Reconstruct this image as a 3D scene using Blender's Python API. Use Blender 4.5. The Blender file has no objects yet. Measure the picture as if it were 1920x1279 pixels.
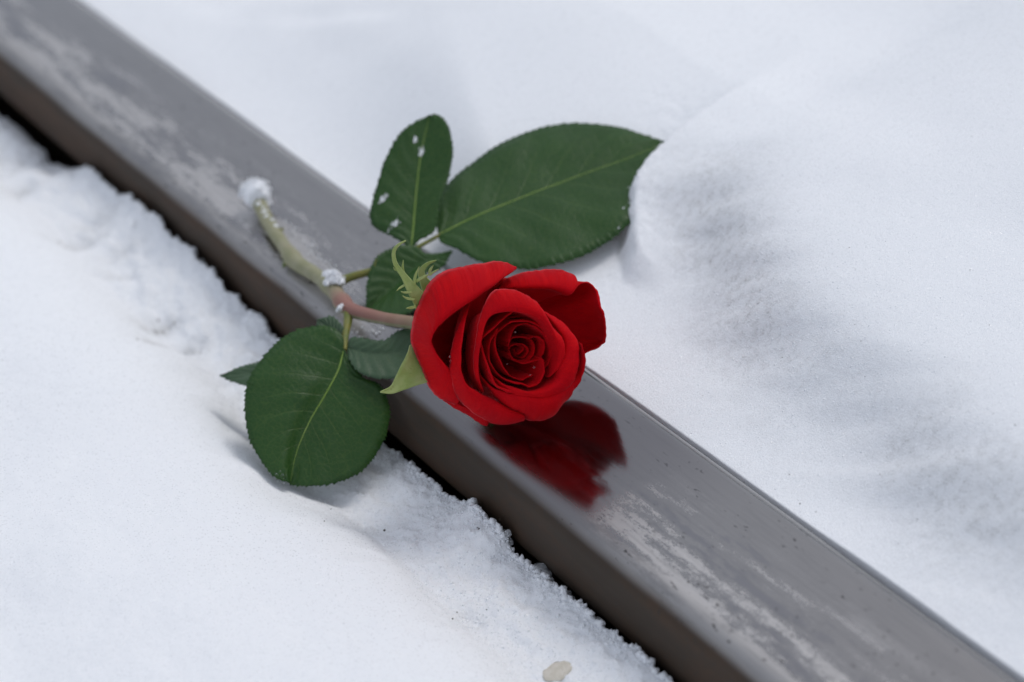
import bpy, bmesh, math, random
import numpy as np
from mathutils import Vector, Matrix, noise as mnoise

random.seed(7)
RNG = np.random.default_rng(11)
S = 0.001                                   # everything below is laid out in millimetres
scene = bpy.context.scene
COL = scene.collection

# ------------------------------------------------------------------ camera
PITCH, AZ, ROLL, FPX = math.radians(33.509), math.radians(26.803), math.radians(11.0), 4000.0
CAM = np.array([-347.8, -678.6, 539.1])
_f = np.array([math.sin(AZ)*math.cos(PITCH), math.cos(AZ)*math.cos(PITCH), -math.sin(PITCH)])
_r = np.array([math.cos(AZ), -math.sin(AZ), 0.0])
_u = np.cross(_r, _f)
RI = math.cos(ROLL)*_r - math.sin(ROLL)*_u
UI = math.sin(ROLL)*_r + math.cos(ROLL)*_u
FW = _f
cam_d = bpy.data.cameras.new('camera')
cam_d.sensor_width = 36.0
cam_d.lens = FPX/1920*36.0
cam_d.clip_start, cam_d.clip_end = 0.01, 500.0
cam = bpy.data.objects.new('camera', cam_d)
COL.objects.link(cam)
mw = Matrix.Identity(4)
for i in range(3):
    mw[i][0], mw[i][1], mw[i][2], mw[i][3] = RI[i], UI[i], -FW[i], CAM[i]*S
cam.matrix_world = mw
scene.camera = cam
cam_d.dof.use_dof = True
cam_d.dof.focus_distance = 0.905
cam_d.dof.aperture_fstop = 6.3

# ------------------------------------------------------------------ sky and sun (overcast daylight)
SUN_EL, SUN_DIR = math.radians(53), np.array([0.95, 0.05])      # where the veiled sun stands
world = bpy.data.worlds.new('World'); scene.world = world
world.use_nodes = True
wn = world.node_tree; wn.nodes.clear()
sky = wn.nodes.new('ShaderNodeTexSky'); sky.sky_type = 'NISHITA'; sky.sun_disc = False
sky.sun_elevation = SUN_EL
sky.sun_rotation = math.atan2(SUN_DIR[0], SUN_DIR[1])
sky.dust_density = 4.0; sky.air_density = 1.0
hs = wn.nodes.new('ShaderNodeHueSaturation'); hs.inputs['Saturation'].default_value = 0.50
bg = wn.nodes.new('ShaderNodeBackground'); bg.inputs['Strength'].default_value = 0.115
wo = wn.nodes.new('ShaderNodeOutputWorld')
veil = wn.nodes.new('ShaderNodeMix'); veil.data_type = 'RGBA'      # even layer of cloud over the whole sky
veil.inputs[0].default_value = 0.66; veil.inputs[7].default_value = (4.15, 4.55, 5.30, 1)
wn.links.new(sky.outputs[0], hs.inputs['Color']); wn.links.new(hs.outputs[0], veil.inputs[6])
wn.links.new(veil.outputs[2], bg.inputs['Color'])
wn.links.new(bg.outputs[0], wo.inputs[0])
sun_d = bpy.data.lights.new('sun', 'SUN'); sun_d.energy = 0.65; sun_d.angle = math.radians(18)
sun_d.color = (1.0, 0.975, 0.94)
sun = bpy.data.objects.new('sun', sun_d); COL.objects.link(sun)
_sv = np.array([SUN_DIR[0]*math.cos(SUN_EL), SUN_DIR[1]*math.cos(SUN_EL), math.sin(SUN_EL)])
sun.rotation_euler = Vector(_sv).to_track_quat('Z', 'Y').to_euler()
sun.location = (0, 0, 3)
scene.view_settings.view_transform = 'Standard'
scene.view_settings.look = 'None'
scene.view_settings.exposure = 0.24
scene.view_settings.gamma = 1.0
scene.render.engine = 'CYCLES'
scene.cycles.max_bounces = 7
scene.cycles.diffuse_bounces = 4
scene.cycles.use_adaptive_sampling = True
scene.cycles.adaptive_threshold = 0.02
scene.cycles.use_denoising = True

# ------------------------------------------------------------------ helpers
def ray(px, py):
    d = FW*FPX + RI*(px-960) - UI*(py-639.5)
    return d/np.linalg.norm(d)
def at(px, py, z=0.0):
    d = ray(px, py); return CAM + d*(z-CAM[2])/d[2]
def atx(px, py, x):
    d = ray(px, py); return CAM + d*(x-CAM[0])/d[0]
def on_plane(px, py, p0, n):
    d = ray(px, py); return CAM + d*(np.dot(p0-CAM, n)/np.dot(d, n))

_T = RNG.random((256, 256))
def vnoise(x, y, seed=0):
    x = np.asarray(x, float)+seed*17.31; y = np.asarray(y, float)+seed*9.73
    xi, yi = np.floor(x).astype(int), np.floor(y).astype(int)
    fx, fy = x-xi, y-yi
    fx = fx*fx*fx*(fx*(fx*6-15)+10); fy = fy*fy*fy*(fy*(fy*6-15)+10)
    a = _T[xi & 255, yi & 255]; b = _T[(xi+1) & 255, yi & 255]
    c = _T[xi & 255, (yi+1) & 255]; d = _T[(xi+1) & 255, (yi+1) & 255]
    return ((a*(1-fx)+b*fx)*(1-fy)+(c*(1-fx)+d*fx)*fy)*2-1
def fbm(x, y, octv=4, seed=0, gain=0.5):
    s, a, t = 0, 1.0, 0
    for k in range(octv):
        s = s+a*vnoise(x*2**k, y*2**k, seed+k); t += a; a *= gain
    return s/t
def sstep(x, a, b):
    t = np.clip((np.asarray(x, float)-a)/(b-a), 0, 1); return t*t*(3-2*t)

def catmull(pts, n):
    p = np.asarray(pts, float)
    p = np.vstack([2*p[0]-p[1], p, 2*p[-1]-p[-2]])
    m = len(p)-3
    out = []
    for k in range(n):
        g = k/(n-1)*m; i = min(int(g), m-1); t = g-i
        a, b, c, d = p[i:i+4]
        out.append(0.5*((2*b)+(c-a)*t+(2*a-5*b+4*c-d)*t*t+(-a+3*b-3*c+d)*t**3))
    return np.array(out)
def resample(pts, n):                     # smooth curve, equal arc length
    q = catmull(pts, 400)
    L = np.concatenate([[0], np.cumsum(np.linalg.norm(np.diff(q, axis=0), axis=1))]); L /= L[-1]
    g = np.linspace(0, 1, n)
    return np.stack([np.interp(g, L, q[:, k]) for k in range(q.shape[1])], 1)

def make(name, V, F, mat, parent=None, origin=(0, 0, 0), smooth=True, uv=None, attr=None):
    """V in world millimetres; origin = world mm of the object (or of its top-level parent)."""
    V = (np.asarray(V, float)-np.asarray(origin, float))*S
    me = bpy.data.meshes.new(name)
    uniform = isinstance(F, np.ndarray)
    if uniform:
        k = F.shape[1]
        me.vertices.add(len(V)); me.vertices.foreach_set('co', V.astype(np.float32).ravel())
        me.loops.add(F.size); me.loops.foreach_set('vertex_index', F.astype(np.int32).ravel())
        me.polygons.add(len(F)); me.polygons.foreach_set('loop_start', np.arange(0, F.size, k, dtype=np.int32))
        me.update(calc_edges=True)
    else:
        me.from_pydata([tuple(v) for v in V], [], [tuple(f) for f in F]); me.update()
    if smooth:
        me.polygons.foreach_set('use_smooth', np.ones(len(me.polygons), bool))
    if uv is not None:
        ul = me.uv_layers.new(name='UVMap')
        idx = np.zeros(len(me.loops), np.int32); me.loops.foreach_get('vertex_index', idx)
        ul.data.foreach_set('uv', np.asarray(uv, np.float32)[idx].ravel())
    if attr:
        for an, av in attr.items():
            a = me.attributes.new(an, 'FLOAT', 'POINT'); a.data.foreach_set('value', np.asarray(av, np.float32))
    me.materials.append(mat)
    o = bpy.data.objects.new(name, me); COL.objects.link(o)
    if parent is not None: o.parent = parent
    else: o.location = tuple(np.asarray(origin, float)*S)
    return o
def tag(o, label=None, cat=None, group=None, kind=None):
    if label: o['label'] = label
    if cat: o['category'] = cat
    if group: o['group'] = group
    if kind: o['kind'] = kind
    return o
def empty(name, loc):
    o = bpy.data.objects.new(name, None); COL.objects.link(o)
    o.location = tuple(np.asarray(loc, float)*S); o.empty_display_size = 0.01
    return o
def gridf(nr, nc):
    i, j = np.meshgrid(np.arange(nr-1), np.arange(nc-1), indexing='ij')
    a = (i*nc+j).ravel()
    return np.stack([a, a+1, a+nc+1, a+nc], 1)
def tube(path, rad, seg=20, cap=True):
    P = np.asarray(path, float); n = len(P)
    T = np.gradient(P, axis=0); T /= np.linalg.norm(T, axis=1)[:, None]
    ref = np.array([0.13, 0.2, 1.0]); V = []
    for k in range(n):
        a = np.cross(T[k], ref); a /= np.linalg.norm(a); b = np.cross(a, T[k])
        th = np.linspace(0, 2*np.pi, seg, endpoint=False)
        V.append(P[k]+rad[k]*(np.cos(th)[:, None]*a+np.sin(th)[:, None]*b))
    V = np.vstack(V); F = []
    for k in range(n-1):
        for j in range(seg):
            j2 = (j+1) % seg; F.append((k*seg+j, k*seg+j2, (k+1)*seg+j2, (k+1)*seg+j))
    if cap:
        V = np.vstack([V, P[0], P[-1]]); c0, c1 = len(V)-2, len(V)-1
        for j in range(seg):
            F.append((c0, (j+1) % seg, j, j)); F.append((c1, (n-1)*seg+j, (n-1)*seg+(j+1) % seg, (n-1)*seg+(j+1) % seg))
        F = [tuple(dict.fromkeys(f)) for f in F]
    return V, F
def ico(sub):
    bm = bmesh.new(); bmesh.ops.create_icosphere(bm, subdivisions=sub, radius=1.0)
    bm.verts.ensure_lookup_table()
    V = np.array([v.co[:] for v in bm.verts]); F = np.array([[v.index for v in f.verts] for f in bm.faces]); bm.free()
    return V, F
ICO = {k: ico(k) for k in (1, 2, 3, 4, 5)}
def lumpy(centre, rad, sub=4, amp=0.18, freq=1.6, seed=0, squash=(1, 1, 1), amp2=0.05, freq2=6.0):
    V, F = ICO[sub]; W = []
    for v in V:
        p = Vector(v)
        d = amp*mnoise.noise(p*freq+Vector((seed*3.1, seed*1.7, 0)))+amp2*mnoise.noise(p*freq2+Vector((seed, 5, seed)))
        W.append(np.array(v)*(1+d))
    return np.array(W)*np.asarray(squash)*rad+np.asarray(centre), F
def join(parts):
    V, F, o = [], [], 0
    for v, f in parts:
        V.append(np.asarray(v)); F.append(np.asarray(f)+o); o += len(v)
    return np.vstack(V), np.vstack(F)
def grains(pts, sizes, sub=1, jag=0.22):
    B, F = ICO[sub]; out = []; n = len(pts)
    rot = RNG.normal(size=(n, 3, 3)); q, _ = np.linalg.qr(rot)
    q[:, :, 0] *= np.sign(np.linalg.det(q))[:, None]
    sc = sizes[:, None]*(1+RNG.uniform(-.4, .5, (n, 3)))
    V = B[None]*(1+RNG.uniform(-jag, jag, (n, len(B), 1)))*sc[:, None, :]
    V = np.einsum('nij,nkj->nki', q, V)+np.asarray(pts)[:, None, :]
    Fi = F[None]+(np.arange(n)*len(B))[:, None, None]
    return V.reshape(-1, 3), Fi.reshape(-1, 3)

# ------------------------------------------------------------------ materials
class NT:
    def __init__(s, name):
        s.m = bpy.data.materials.new(name); s.m.use_nodes = True
        s.t = s.m.node_tree; s.t.nodes.clear()
        s.out = s.t.nodes.new('ShaderNodeOutputMaterial')
    def n(s, typ, _p=None, **kw):
        nd = s.t.nodes.new('ShaderNode'+typ)
        for k, v in (_p or {}).items(): setattr(nd, k, v)
        for k, v in kw.items():
            key = k.replace('_', ' ')
            i = nd.inputs[int(k[1:])] if (k[0] == 'i' and k[1:].isdigit()) else nd.inputs[key]
            if isinstance(v, bpy.types.NodeSocket): s.t.links.new(v, i)
            else: i.default_value = v
        return nd
    def math(s, op, a, b=0.0, clamp=False):
        return s.n('Math', {'operation': op, 'use_clamp': clamp}, i0=a, i1=b).outputs[0]
    def ramp(s, v, lo, hi, o0=0.0, o1=1.0):
        return s.n('MapRange', {'interpolation_type': 'SMOOTHSTEP'}, i0=v, i1=lo, i2=hi, i3=o0, i4=o1).outputs[0]
    def mix(s, f, a, b):
        nd = s.n('Mix', {'data_type': 'RGBA'})
        for sock, v in ((nd.inputs[0], f), (nd.inputs[6], a), (nd.inputs[7], b)):
            if isinstance(v, bpy.types.NodeSocket): s.t.links.new(v, sock)
            else: sock.default_value = v if not isinstance(v, tuple) else (*v, 1.0)[:4]
        return nd.outputs[2]
    def noise(s, vec, scale, detail=3.0, rough=0.55):
        return s.n('TexNoise', Vector=vec, Scale=scale, Detail=detail, Roughness=rough).outputs['Fac']
    def mapping(s, vec, scale=(1, 1, 1), rot=(0, 0, 0)):
        return s.n('Mapping', Vector=vec, Scale=scale, Rotation=rot).outputs[0]
    def bump(s, h, dist, strength=1.0, normal=None):
        kw = dict(Height=h, Distance=dist, Strength=strength)
        if normal is not None: kw['Normal'] = normal
        return s.n('Bump', **kw).outputs[0]
    def done(s, sh, disp=None):
        s.t.links.new(sh, s.out.inputs[0]); return s.m

def mat_snow(name, dirt=True):
    t = NT(name); g = t.n('TexCoord').outputs['Object']
    n1 = t.noise(g, 900, 3.0, 0.6); n2 = t.noise(g, 2600, 2.0, 0.6); n3 = t.noise(g, 160, 4.0, 0.55)
    h = t.math('ADD', t.math('MULTIPLY', n1, 0.7), t.math('ADD', t.math('MULTIPLY', n2, 0.6), t.math('MULTIPLY', n3, 0.45)))
    b = t.bump(h, 0.0005, 0.75)
    # loose facets: single crystals lying at their own angle
    vor = t.n('TexVoronoi', {'feature': 'F1'}, Vector=g, Scale=1900.0)
    rnd = t.n('VectorMath', {'operation': 'SUBTRACT'}, i0=vor.outputs['Color'], i1=(0.5, 0.5, 0.5)).outputs[0]
    rn = t.n('VectorMath', {'operation': 'NORMALIZE'}, i0=t.n('VectorMath', {'operation': 'ADD'}, i0=b,
             i1=t.n('VectorMath', {'operation': 'SCALE'}, i0=rnd, Scale=0.75).outputs[0]).outputs[0]).outputs[0]
    white = (0.90, 0.915, 0.94)
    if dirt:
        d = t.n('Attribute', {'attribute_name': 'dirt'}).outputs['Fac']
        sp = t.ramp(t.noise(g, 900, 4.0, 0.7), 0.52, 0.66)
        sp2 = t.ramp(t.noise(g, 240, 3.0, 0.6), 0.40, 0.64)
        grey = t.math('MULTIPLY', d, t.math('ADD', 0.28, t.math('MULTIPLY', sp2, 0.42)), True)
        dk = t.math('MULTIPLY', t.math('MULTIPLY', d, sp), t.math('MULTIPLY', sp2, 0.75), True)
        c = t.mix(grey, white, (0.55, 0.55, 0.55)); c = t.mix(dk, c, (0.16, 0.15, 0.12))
    else:
        c = white
    P = t.n('BsdfPrincipled', Roughness=0.75, Normal=b, Subsurface_Weight=0.0, Subsurface_Scale=0.002)
    if dirt: t.t.links.new(c, P.inputs['Base Color'])
    else: P.inputs['Base Color'].default_value = (*white, 1)
    P.inputs['Subsurface Radius'].default_value = (0.8, 0.95, 1.0)
    P.inputs['Specular IOR Level'].default_value = 0.25
    sel = t.math('GREATER_THAN', t.n('SeparateColor', Color=vor.outputs['Color']).outputs[2], 0.94)
    t.t.links.new(sel, P.inputs['Coat Weight']); t.t.links.new(rn, P.inputs['Coat Normal'])
    P.inputs['Coat Roughness'].default_value = 0.06; P.inputs['Coat IOR'].default_value = 2.1
    return t.done(P.outputs[0])

def mat_rail():
    t = NT('rail_steel'); g = t.n('TexCoord').outputs['Object']
    sx = t.n('SeparateXYZ', Vector=g); X, Y, Z = sx.outputs
    st = t.mapping(g, (1.0, 0.13, 1.0)); st2 = t.mapping(g, (1.0, 0.05, 1.0))
    patch = t.noise(st, 95, 5.0, 0.62)
    brk = t.noise(t.mapping(g, (1.0, 0.35, 1.0)), 420, 4.0, 0.65)
    line = t.noise(st2, 700, 3.0, 0.6)
    big = t.noise(t.mapping(g, (1, .35, 1)), 26, 3.0, 0.5)
    # dull, frosted film: strongest along the near two thirds of the tread
    band = t.math('MULTIPLY', t.ramp(X, -0.036, -0.022), t.ramp(X, 0.020, -0.006))
    pv = t.math('ADD', t.math('MULTIPLY', patch, 0.75), t.math('ADD', t.math('MULTIPLY', brk, 0.22), t.math('MULTIPLY', big, 0.25)))
    xo = t.math('MULTIPLY', t.ramp(X, -0.016, 0.004), 0.07)
    fine = t.math('MULTIPLY', t.math('SUBTRACT', t.noise(t.mapping(g, (1, .45, 1)), 1500, 3.0, 0.7), 0.5), 0.24)
    fv = t.math('SUBTRACT', t.math('ADD', pv, fine), xo)
    film = t.math('MULTIPLY', t.math('ADD', t.math('MULTIPLY', t.ramp(fv, 0.56, 0.625), 0.75), t.math('MULTIPLY', t.ramp(fv, 0.42, 0.70), 0.25)), band)
    # the film is wiped off and the steel smoother round the flower
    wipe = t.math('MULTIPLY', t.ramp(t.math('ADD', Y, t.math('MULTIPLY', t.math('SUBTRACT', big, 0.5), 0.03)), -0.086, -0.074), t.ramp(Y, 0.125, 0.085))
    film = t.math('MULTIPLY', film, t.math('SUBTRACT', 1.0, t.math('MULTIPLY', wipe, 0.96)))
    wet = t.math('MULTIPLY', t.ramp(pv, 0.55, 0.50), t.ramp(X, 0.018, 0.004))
    col = t.mix(film, (0.335, 0.318, 0.308), (0.53, 0.51, 0.50))
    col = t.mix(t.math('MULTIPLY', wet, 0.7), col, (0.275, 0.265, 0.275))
    col = t.mix(t.math('MULTIPLY', t.ramp(line, 0.42, 0.72), 0.42), col, (0.26, 0.25, 0.245))
    pits = t.math('MULTIPLY', t.ramp(t.noise(t.mapping(g, (1, .35, 1)), 620, 2.0, 0.5), 0.64, 0.70), t.ramp(t.noise(g, 60, 2.0), 0.45, 0.62))
    col = t.mix(t.math('MULTIPLY', pits, 0.85), col, (0.05, 0.047, 0.045))
    col = t.mix(t.math('MULTIPLY', t.math('MULTIPLY', t.ramp(Y, -0.130, -0.050), t.ramp(Y, 0.13, 0.05)), 0.72), col, (0.21, 0.195, 0.20))  # darker base colour round the flower, painted in to deepen its reflection
    edge = t.math('MAXIMUM', t.ramp(X, 0.0275, 0.034), 0.0)
    col = t.mix(t.math('MULTIPLY', edge, 0.55), col, (0.20, 0.20, 0.195))
    # rust-brown flank below the worn corner
    zz = t.math('ADD', Z, t.math('MULTIPLY', t.math('SUBTRACT', t.noise(st, 60, 3.0), 0.5), 0.004))
    rust = t.ramp(zz, -0.0022, -0.0068)
    rc = t.mix(t.ramp(t.noise(t.mapping(g, (1, .3, 1)), 45, 4.0, .6), 0.35, 0.7), (0.050, 0.037, 0.027), (0.072, 0.044, 0.028))
    rc = t.mix(t.ramp(t.noise(g, 300, 4.0, .7), 0.5, 0.75), rc, (0.046, 0.038, 0.031))
    col = t.mix(rust, col, rc)
    rough = t.math('ADD', t.math('ADD', t.math('SUBTRACT', 0.11, t.math('MULTIPLY', wipe, 0.045)), t.math('ADD', t.math('MULTIPLY', film, 0.30), t.math('MULTIPLY', t.ramp(X, -0.021, -0.030), 0.22))), t.math('MULTIPLY', t.noise(st2, 300, 3.0), 0.08))
    rough = t.math('SUBTRACT', rough, t.math('MULTIPLY', wet, 0.04))
    rough = t.math('ADD', rough, t.math('MULTIPLY', rust, 0.38))
    metal = t.math('SUBTRACT', t.math('SUBTRACT', 1.0, t.math('MULTIPLY', film, 0.35)), t.math('MULTIPLY', rust, 1.0), True)
    hb = t.math('ADD', t.math('MULTIPLY', line, 0.5), t.math('ADD', t.math('MULTIPLY', film, 0.6), t.math('MULTIPLY', t.noise(g, 900, 3.0), 0.15)))
    b = t.bump(hb, 0.00012, 0.35)
    P = t.n('BsdfPrincipled', Base_Color=col, Roughness=rough, Metallic=metal, Normal=b)
    P.inputs['Specular IOR Level'].default_value = 0.22
    return t.done(P.outputs[0])

def mat_petal():
    t = NT('rose_petal'); uv = t.n('UVMap').outputs[0]; g = t.n('TexCoord').outputs['Object']
    v = t.noise(t.mapping(uv, (110, 5, 1)), 1.0, 4.0, 0.6)
    m = t.noise(g, 90, 3.0, 0.55)
    c = t.mix(m, (0.43, 0.002, 0.009), (0.66, 0.003, 0.005))
    c = t.mix(t.math('MULTIPLY', t.ramp(v, 0.42, 0.75), 0.28), c, (0.34, 0.002, 0.012))
    rim = t.n('SeparateXYZ', Vector=uv).outputs[1]
    bl = t.math('MULTIPLY', t.ramp(rim, 0.93, 1.0), t.ramp(t.noise(g, 140, 3.0), 0.44, 0.62))
    c = t.mix(t.math('MULTIPLY', bl, 0.6), c, (0.13, 0.004, 0.010))
    c = t.mix(t.math('MULTIPLY', t.ramp(rim, 0.972, 0.99), t.ramp(t.noise(g, 110, 2.0), 0.62, 0.45)), c, (0.74, 0.045, 0.055))
    b = t.bump(t.math('ADD', v, t.math('MULTIPLY', t.noise(g, 2500, 2.0), 0.5)), 0.0005, 0.6)
    P = t.n('BsdfPrincipled', Base_Color=c, Roughness=0.65, Normal=b, Sheen_Weight=0.14, Sheen_Roughness=0.35)
    P.inputs['Sheen Tint'].default_value = (1, 0.22, 0.26, 1)
    P.inputs['Specular IOR Level'].default_value = 0.05
    tr = t.n('BsdfTranslucent', Normal=b); tr.inputs['Color'].default_value = (0.75, 0.004, 0.008, 1)
    mx = t.n('MixShader', i0=0.10, i1=P.outputs[0], i2=tr.outputs[0])
    return t.done(mx.outputs[0])

def mat_leaf(name, dark, lite, vein=(0.16, 0.23, 0.05)):
    t = NT(name); uv = t.n('UVMap').outputs[0]; g = t.n('TexCoord').outputs['Object']
    sx = t.n('SeparateXYZ', Vector=uv); T, Sd = sx.outputs[0], sx.outputs[1]     # along, across (-1..1)
    a = t.math('ABSOLUTE', Sd)
    wob = t.math('MULTIPLY', t.math('SUBTRACT', t.noise(g, 40, 2.0), 0.5), 0.05)
    side = t.math('MULTIPLY', t.math('SIGN', Sd), 0.23)
    ph = t.math('ADD', t.math('SUBTRACT', t.math('MULTIPLY', t.math('ADD', T, wob), 8.0), t.math('MULTIPLY', t.math('POWER', a, 0.8), 2.3)), side)
    fr = t.math('ABSOLUTE', t.math('SUBTRACT', t.math('FRACT', ph), 0.5))
    lat = t.math('MULTIPLY', t.ramp(fr, 0.055, 0.0), t.ramp(a, 0.95, 0.25))
    net = t.n('TexVoronoi', {'feature': 'DISTANCE_TO_EDGE'}, Vector=g, Scale=420.0).outputs[0]
    nv = t.ramp(net, 0.09, 0.0)
    c = t.mix(t.noise(g, 38, 4.0, 0.6), dark, lite)
    c = t.mix(t.math('MULTIPLY', nv, 0.13), c, vein)
    c = t.mix(t.math('MULTIPLY', lat, 0.15), c, vein)
    c = t.mix(t.math('MULTIPLY', t.ramp(t.noise(g, 130, 4.0, .7), 0.66, 0.8), 0.30), c, (0.035, 0.028, 0.02))
    h = t.math('SUBTRACT', t.math('MULTIPLY', t.noise(g, 240, 3.0), 0.8), t.math('ADD', t.math('MULTIPLY', lat, 0.45), t.math('MULTIPLY', nv, 0.18)))
    b = t.bump(h, 0.0005, 0.5)
    r = t.math('ADD', 0.28, t.math('MULTIPLY', t.noise(g, 75, 3.0), 0.22))
    P = t.n('BsdfPrincipled', Base_Color=c, Roughness=r, Normal=b)
    P.inputs['Specular IOR Level'].default_value = 0.30
    tr = t.n('BsdfTranslucent', Normal=b); tr.inputs['Color'].default_value = (0.10, 0.26, 0.03, 1)
    return t.done(t.n('MixShader', i0=0.10, i1=P.outputs[0], i2=tr.outputs[0]).outputs[0])

def mat_plant(name, a, b_, sc=120, rough=0.5, c3=None, spec=0.4, red=None):
    t = NT(name); g = t.n('TexCoord').outputs['Object']
    c = t.mix(t.ramp(t.noise(g, sc, 4.0, .6), 0.35, 0.65), a, b_)
    if c3: c = t.mix(t.ramp(t.noise(g, sc*3.3, 3.0, .6), 0.6, 0.72), c, c3)
    if red:                                     # flushed red along its upper side beyond the node
        lo, hi, rcol = red
        z = t.n('SeparateXYZ', Vector=t.n('UVMap').outputs[0])
        k = t.math('MULTIPLY', t.math('MULTIPLY', t.ramp(z.outputs[0], lo-0.07, lo+0.06), t.ramp(z.outputs[0], hi, hi-0.25, 0.35, 1.0)),
                   t.ramp(z.outputs[1], 0.42, 0.66))
        c = t.mix(t.math('MULTIPLY', k, 0.75), c, rcol)
    bp = t.bump(t.noise(t.mapping(g, (1, 1, 1)), 900, 3.0), 0.0003, 0.4)
    P = t.n('BsdfPrincipled', Base_Color=c, Roughness=rough, Normal=bp)
    P.inputs['Specular IOR Level'].default_value = spec
    return t.done(P.outputs[0])

def mat_ice(name, tw, ior):
    t = NT(name); g = t.n('TexCoord').outputs['Object']
    b = t.bump(t.noise(g, 500, 2.0), 0.0004, 0.4)
    P = t.n('BsdfPrincipled', Roughness=0.04, IOR=ior, Normal=b)
    P.inputs['Transmission Weight'].default_value = tw
    P.inputs['Base Color'].default_value = (0.97, 0.98, 1, 1)
    return t.done(P.outputs[0])

M_snow = mat_snow('snow'); M_snowc = mat_snow('snow_loose', False)
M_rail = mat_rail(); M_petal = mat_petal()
M_leaf = mat_leaf('leaf_upper', (0.015, 0.053, 0.011), (0.034, 0.094, 0.019))
M_leafb = mat_leaf('leaf_underside', (0.050, 0.095, 0.050), (0.068, 0.118, 0.064), (0.13, 0.19, 0.10))
M_rib = mat_plant('leaf_rib', (0.19, 0.30, 0.05), (0.24, 0.34, 0.08))
M_stem = mat_plant('rose_stem', (0.31, 0.30, 0.195), (0.26, 0.26, 0.15), 110, 0.55, (0.36, 0.26, 0.19), 0.25, (0.65, 1.02, (0.30, 0.10, 0.10)))
M_pet = mat_plant('petiole', (0.20, 0.19, 0.04), (0.12, 0.16, 0.035), 160, 0.45)
M_sepal = mat_plant('sepal', (0.25, 0.32, 0.08), (0.32, 0.38, 0.13), 150, 0.55, (0.21, 0.24, 0.06))
M_ice = mat_ice('clear_ice', 0.72, 1.31); M_water = mat_ice('water', 1.0, 1.33)
M_dirt = mat_plant('dirt', (0.05, 0.042, 0.03), (0.10, 0.085, 0.06), 700, 0.9, None, 0.1)
M_stone = mat_plant('pebble_stone', (0.58, 0.54, 0.46), (0.66, 0.62, 0.55), 260, 0.8, (0.5, 0.46, 0.38), 0.2)
M_ground = mat_plant('ballast', (0.06, 0.055, 0.05), (0.12, 0.11, 0.10), 30, 0.9, (0.03, 0.03, 0.028), 0.2)

# ------------------------------------------------------------------ ground and rail
GZ = -165.0
V = np.array([[-60000, -60000, GZ], [60000, -60000, GZ], [60000, 60000, GZ], [-60000, 60000, GZ]])
tag(make('ground', V, [(0, 1, 2, 3)], M_ground, smooth=False), kind='structure')

def arc(cx, cz, r, a0, a1, n):
    return [(cx+r*math.cos(math.radians(a)), cz+r*math.sin(math.radians(a))) for a in np.linspace(a0, a1, n)]
def crown(x): return -0.0016*x*x*0.55
def extrude(prof, ys, name, mat, parent, origin):
    p = np.array(prof); n = len(p); V = []
    for y in ys: V.append(np.stack([p[:, 0], np.full(n, y), p[:, 1]], 1))
    V = np.vstack(V); F = []
    for k in range(len(ys)-1):
        for j in range(n):
            j2 = (j+1) % n; F.append((k*n+j, (k+1)*n+j, (k+1)*n+j2, k*n+j2))
    F.append(tuple(range(n))); F.append(tuple((len(ys)-1)*n+j for j in reversed(range(n))))
    return make(name, V, F, mat, parent, origin)
YS = np.linspace(-2600, 6400, 37)
rail = empty('steel_rail', (0, 0, 0))
tag(rail, 'long worn steel rail running diagonally between the two snow banks', 'rail')
top = [(x, crown(x)) for x in np.linspace(25, -25.5, 18)]
zt, zf = crown(-25.5), crown(25)
head = top + arc(-25.7, zt-10.6, 10.6, 95, 180, 14)[1:] + [(-36.4, -20), (-36.6, -30), (-36.7, -38)] + \
    arc(-33.5, -38.5, 3.2, 180, 262, 5)[1:] + [(-9.5, -48), (9.5, -48)] + arc(33.5, -38.5, 3.2, -82, 0, 5) + \
    [(36.7, -30), (36.4, -20)] + arc(26.5, zf-9.6, 9.6, 0, 84, 10)
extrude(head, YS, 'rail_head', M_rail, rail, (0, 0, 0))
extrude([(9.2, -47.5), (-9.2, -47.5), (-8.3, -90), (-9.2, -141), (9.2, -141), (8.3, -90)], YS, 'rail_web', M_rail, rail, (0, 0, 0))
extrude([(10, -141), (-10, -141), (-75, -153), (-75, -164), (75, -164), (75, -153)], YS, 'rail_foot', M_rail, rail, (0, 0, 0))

# ------------------------------------------------------------------ snow
_edge = np.array([atx(*q, -42.5) for q in [(0, 212), (60, 270), (95, 303), (130, 312), (175, 321), (245, 372), (330, 442), (390, 500), (450, 562), (520, 637),
         (600, 716), (720, 832), (790, 890), (860, 940), (900, 950), (925, 972), (960, 1030), (1000, 1062), (1040, 1090), (1130, 1172), (1180, 1215), (1250, 1277)]])
_o = np.argsort(_edge[:, 1]); _edge = _edge[_o]
def z_edge(y): return np.interp(y, _edge[:, 1], _edge[:, 2])-1.0
def x_edge(y): return np.minimum(-42.4+3.0*fbm(y/14, y*0+3.3, 2, 3)+2.0*fbm(y/4.5, y*0+1.3, 3, 9), -38.6)
HOLLOW = [(at(*q, -33), r, a) for q, r, a in [((330, 660), (16, 7), 1.0), ((300, 608), (13, 9), 0.8), ((185, 415), (22, 12), 0.35), ((150, 458), (20, 8), 0.5),
          ((235, 470), (20, 10), 0.3), ((40, 350), (14, 8), .4), ((640, 950), (11, 9), 0.12), ((690, 985), (14, 7), 0.12), ((640, 1010), (9, 12), 0.08),
          ((880, 1150), (9, 12), 0.25), ((455, 735), (11, 5), 0.12), ((460, 790), (8, 5), .10), ((920, 990), (9, 7), 0.35), ((225, 520), (12, 5), .3)]]
DENT = at(548, 905, -18)
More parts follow.
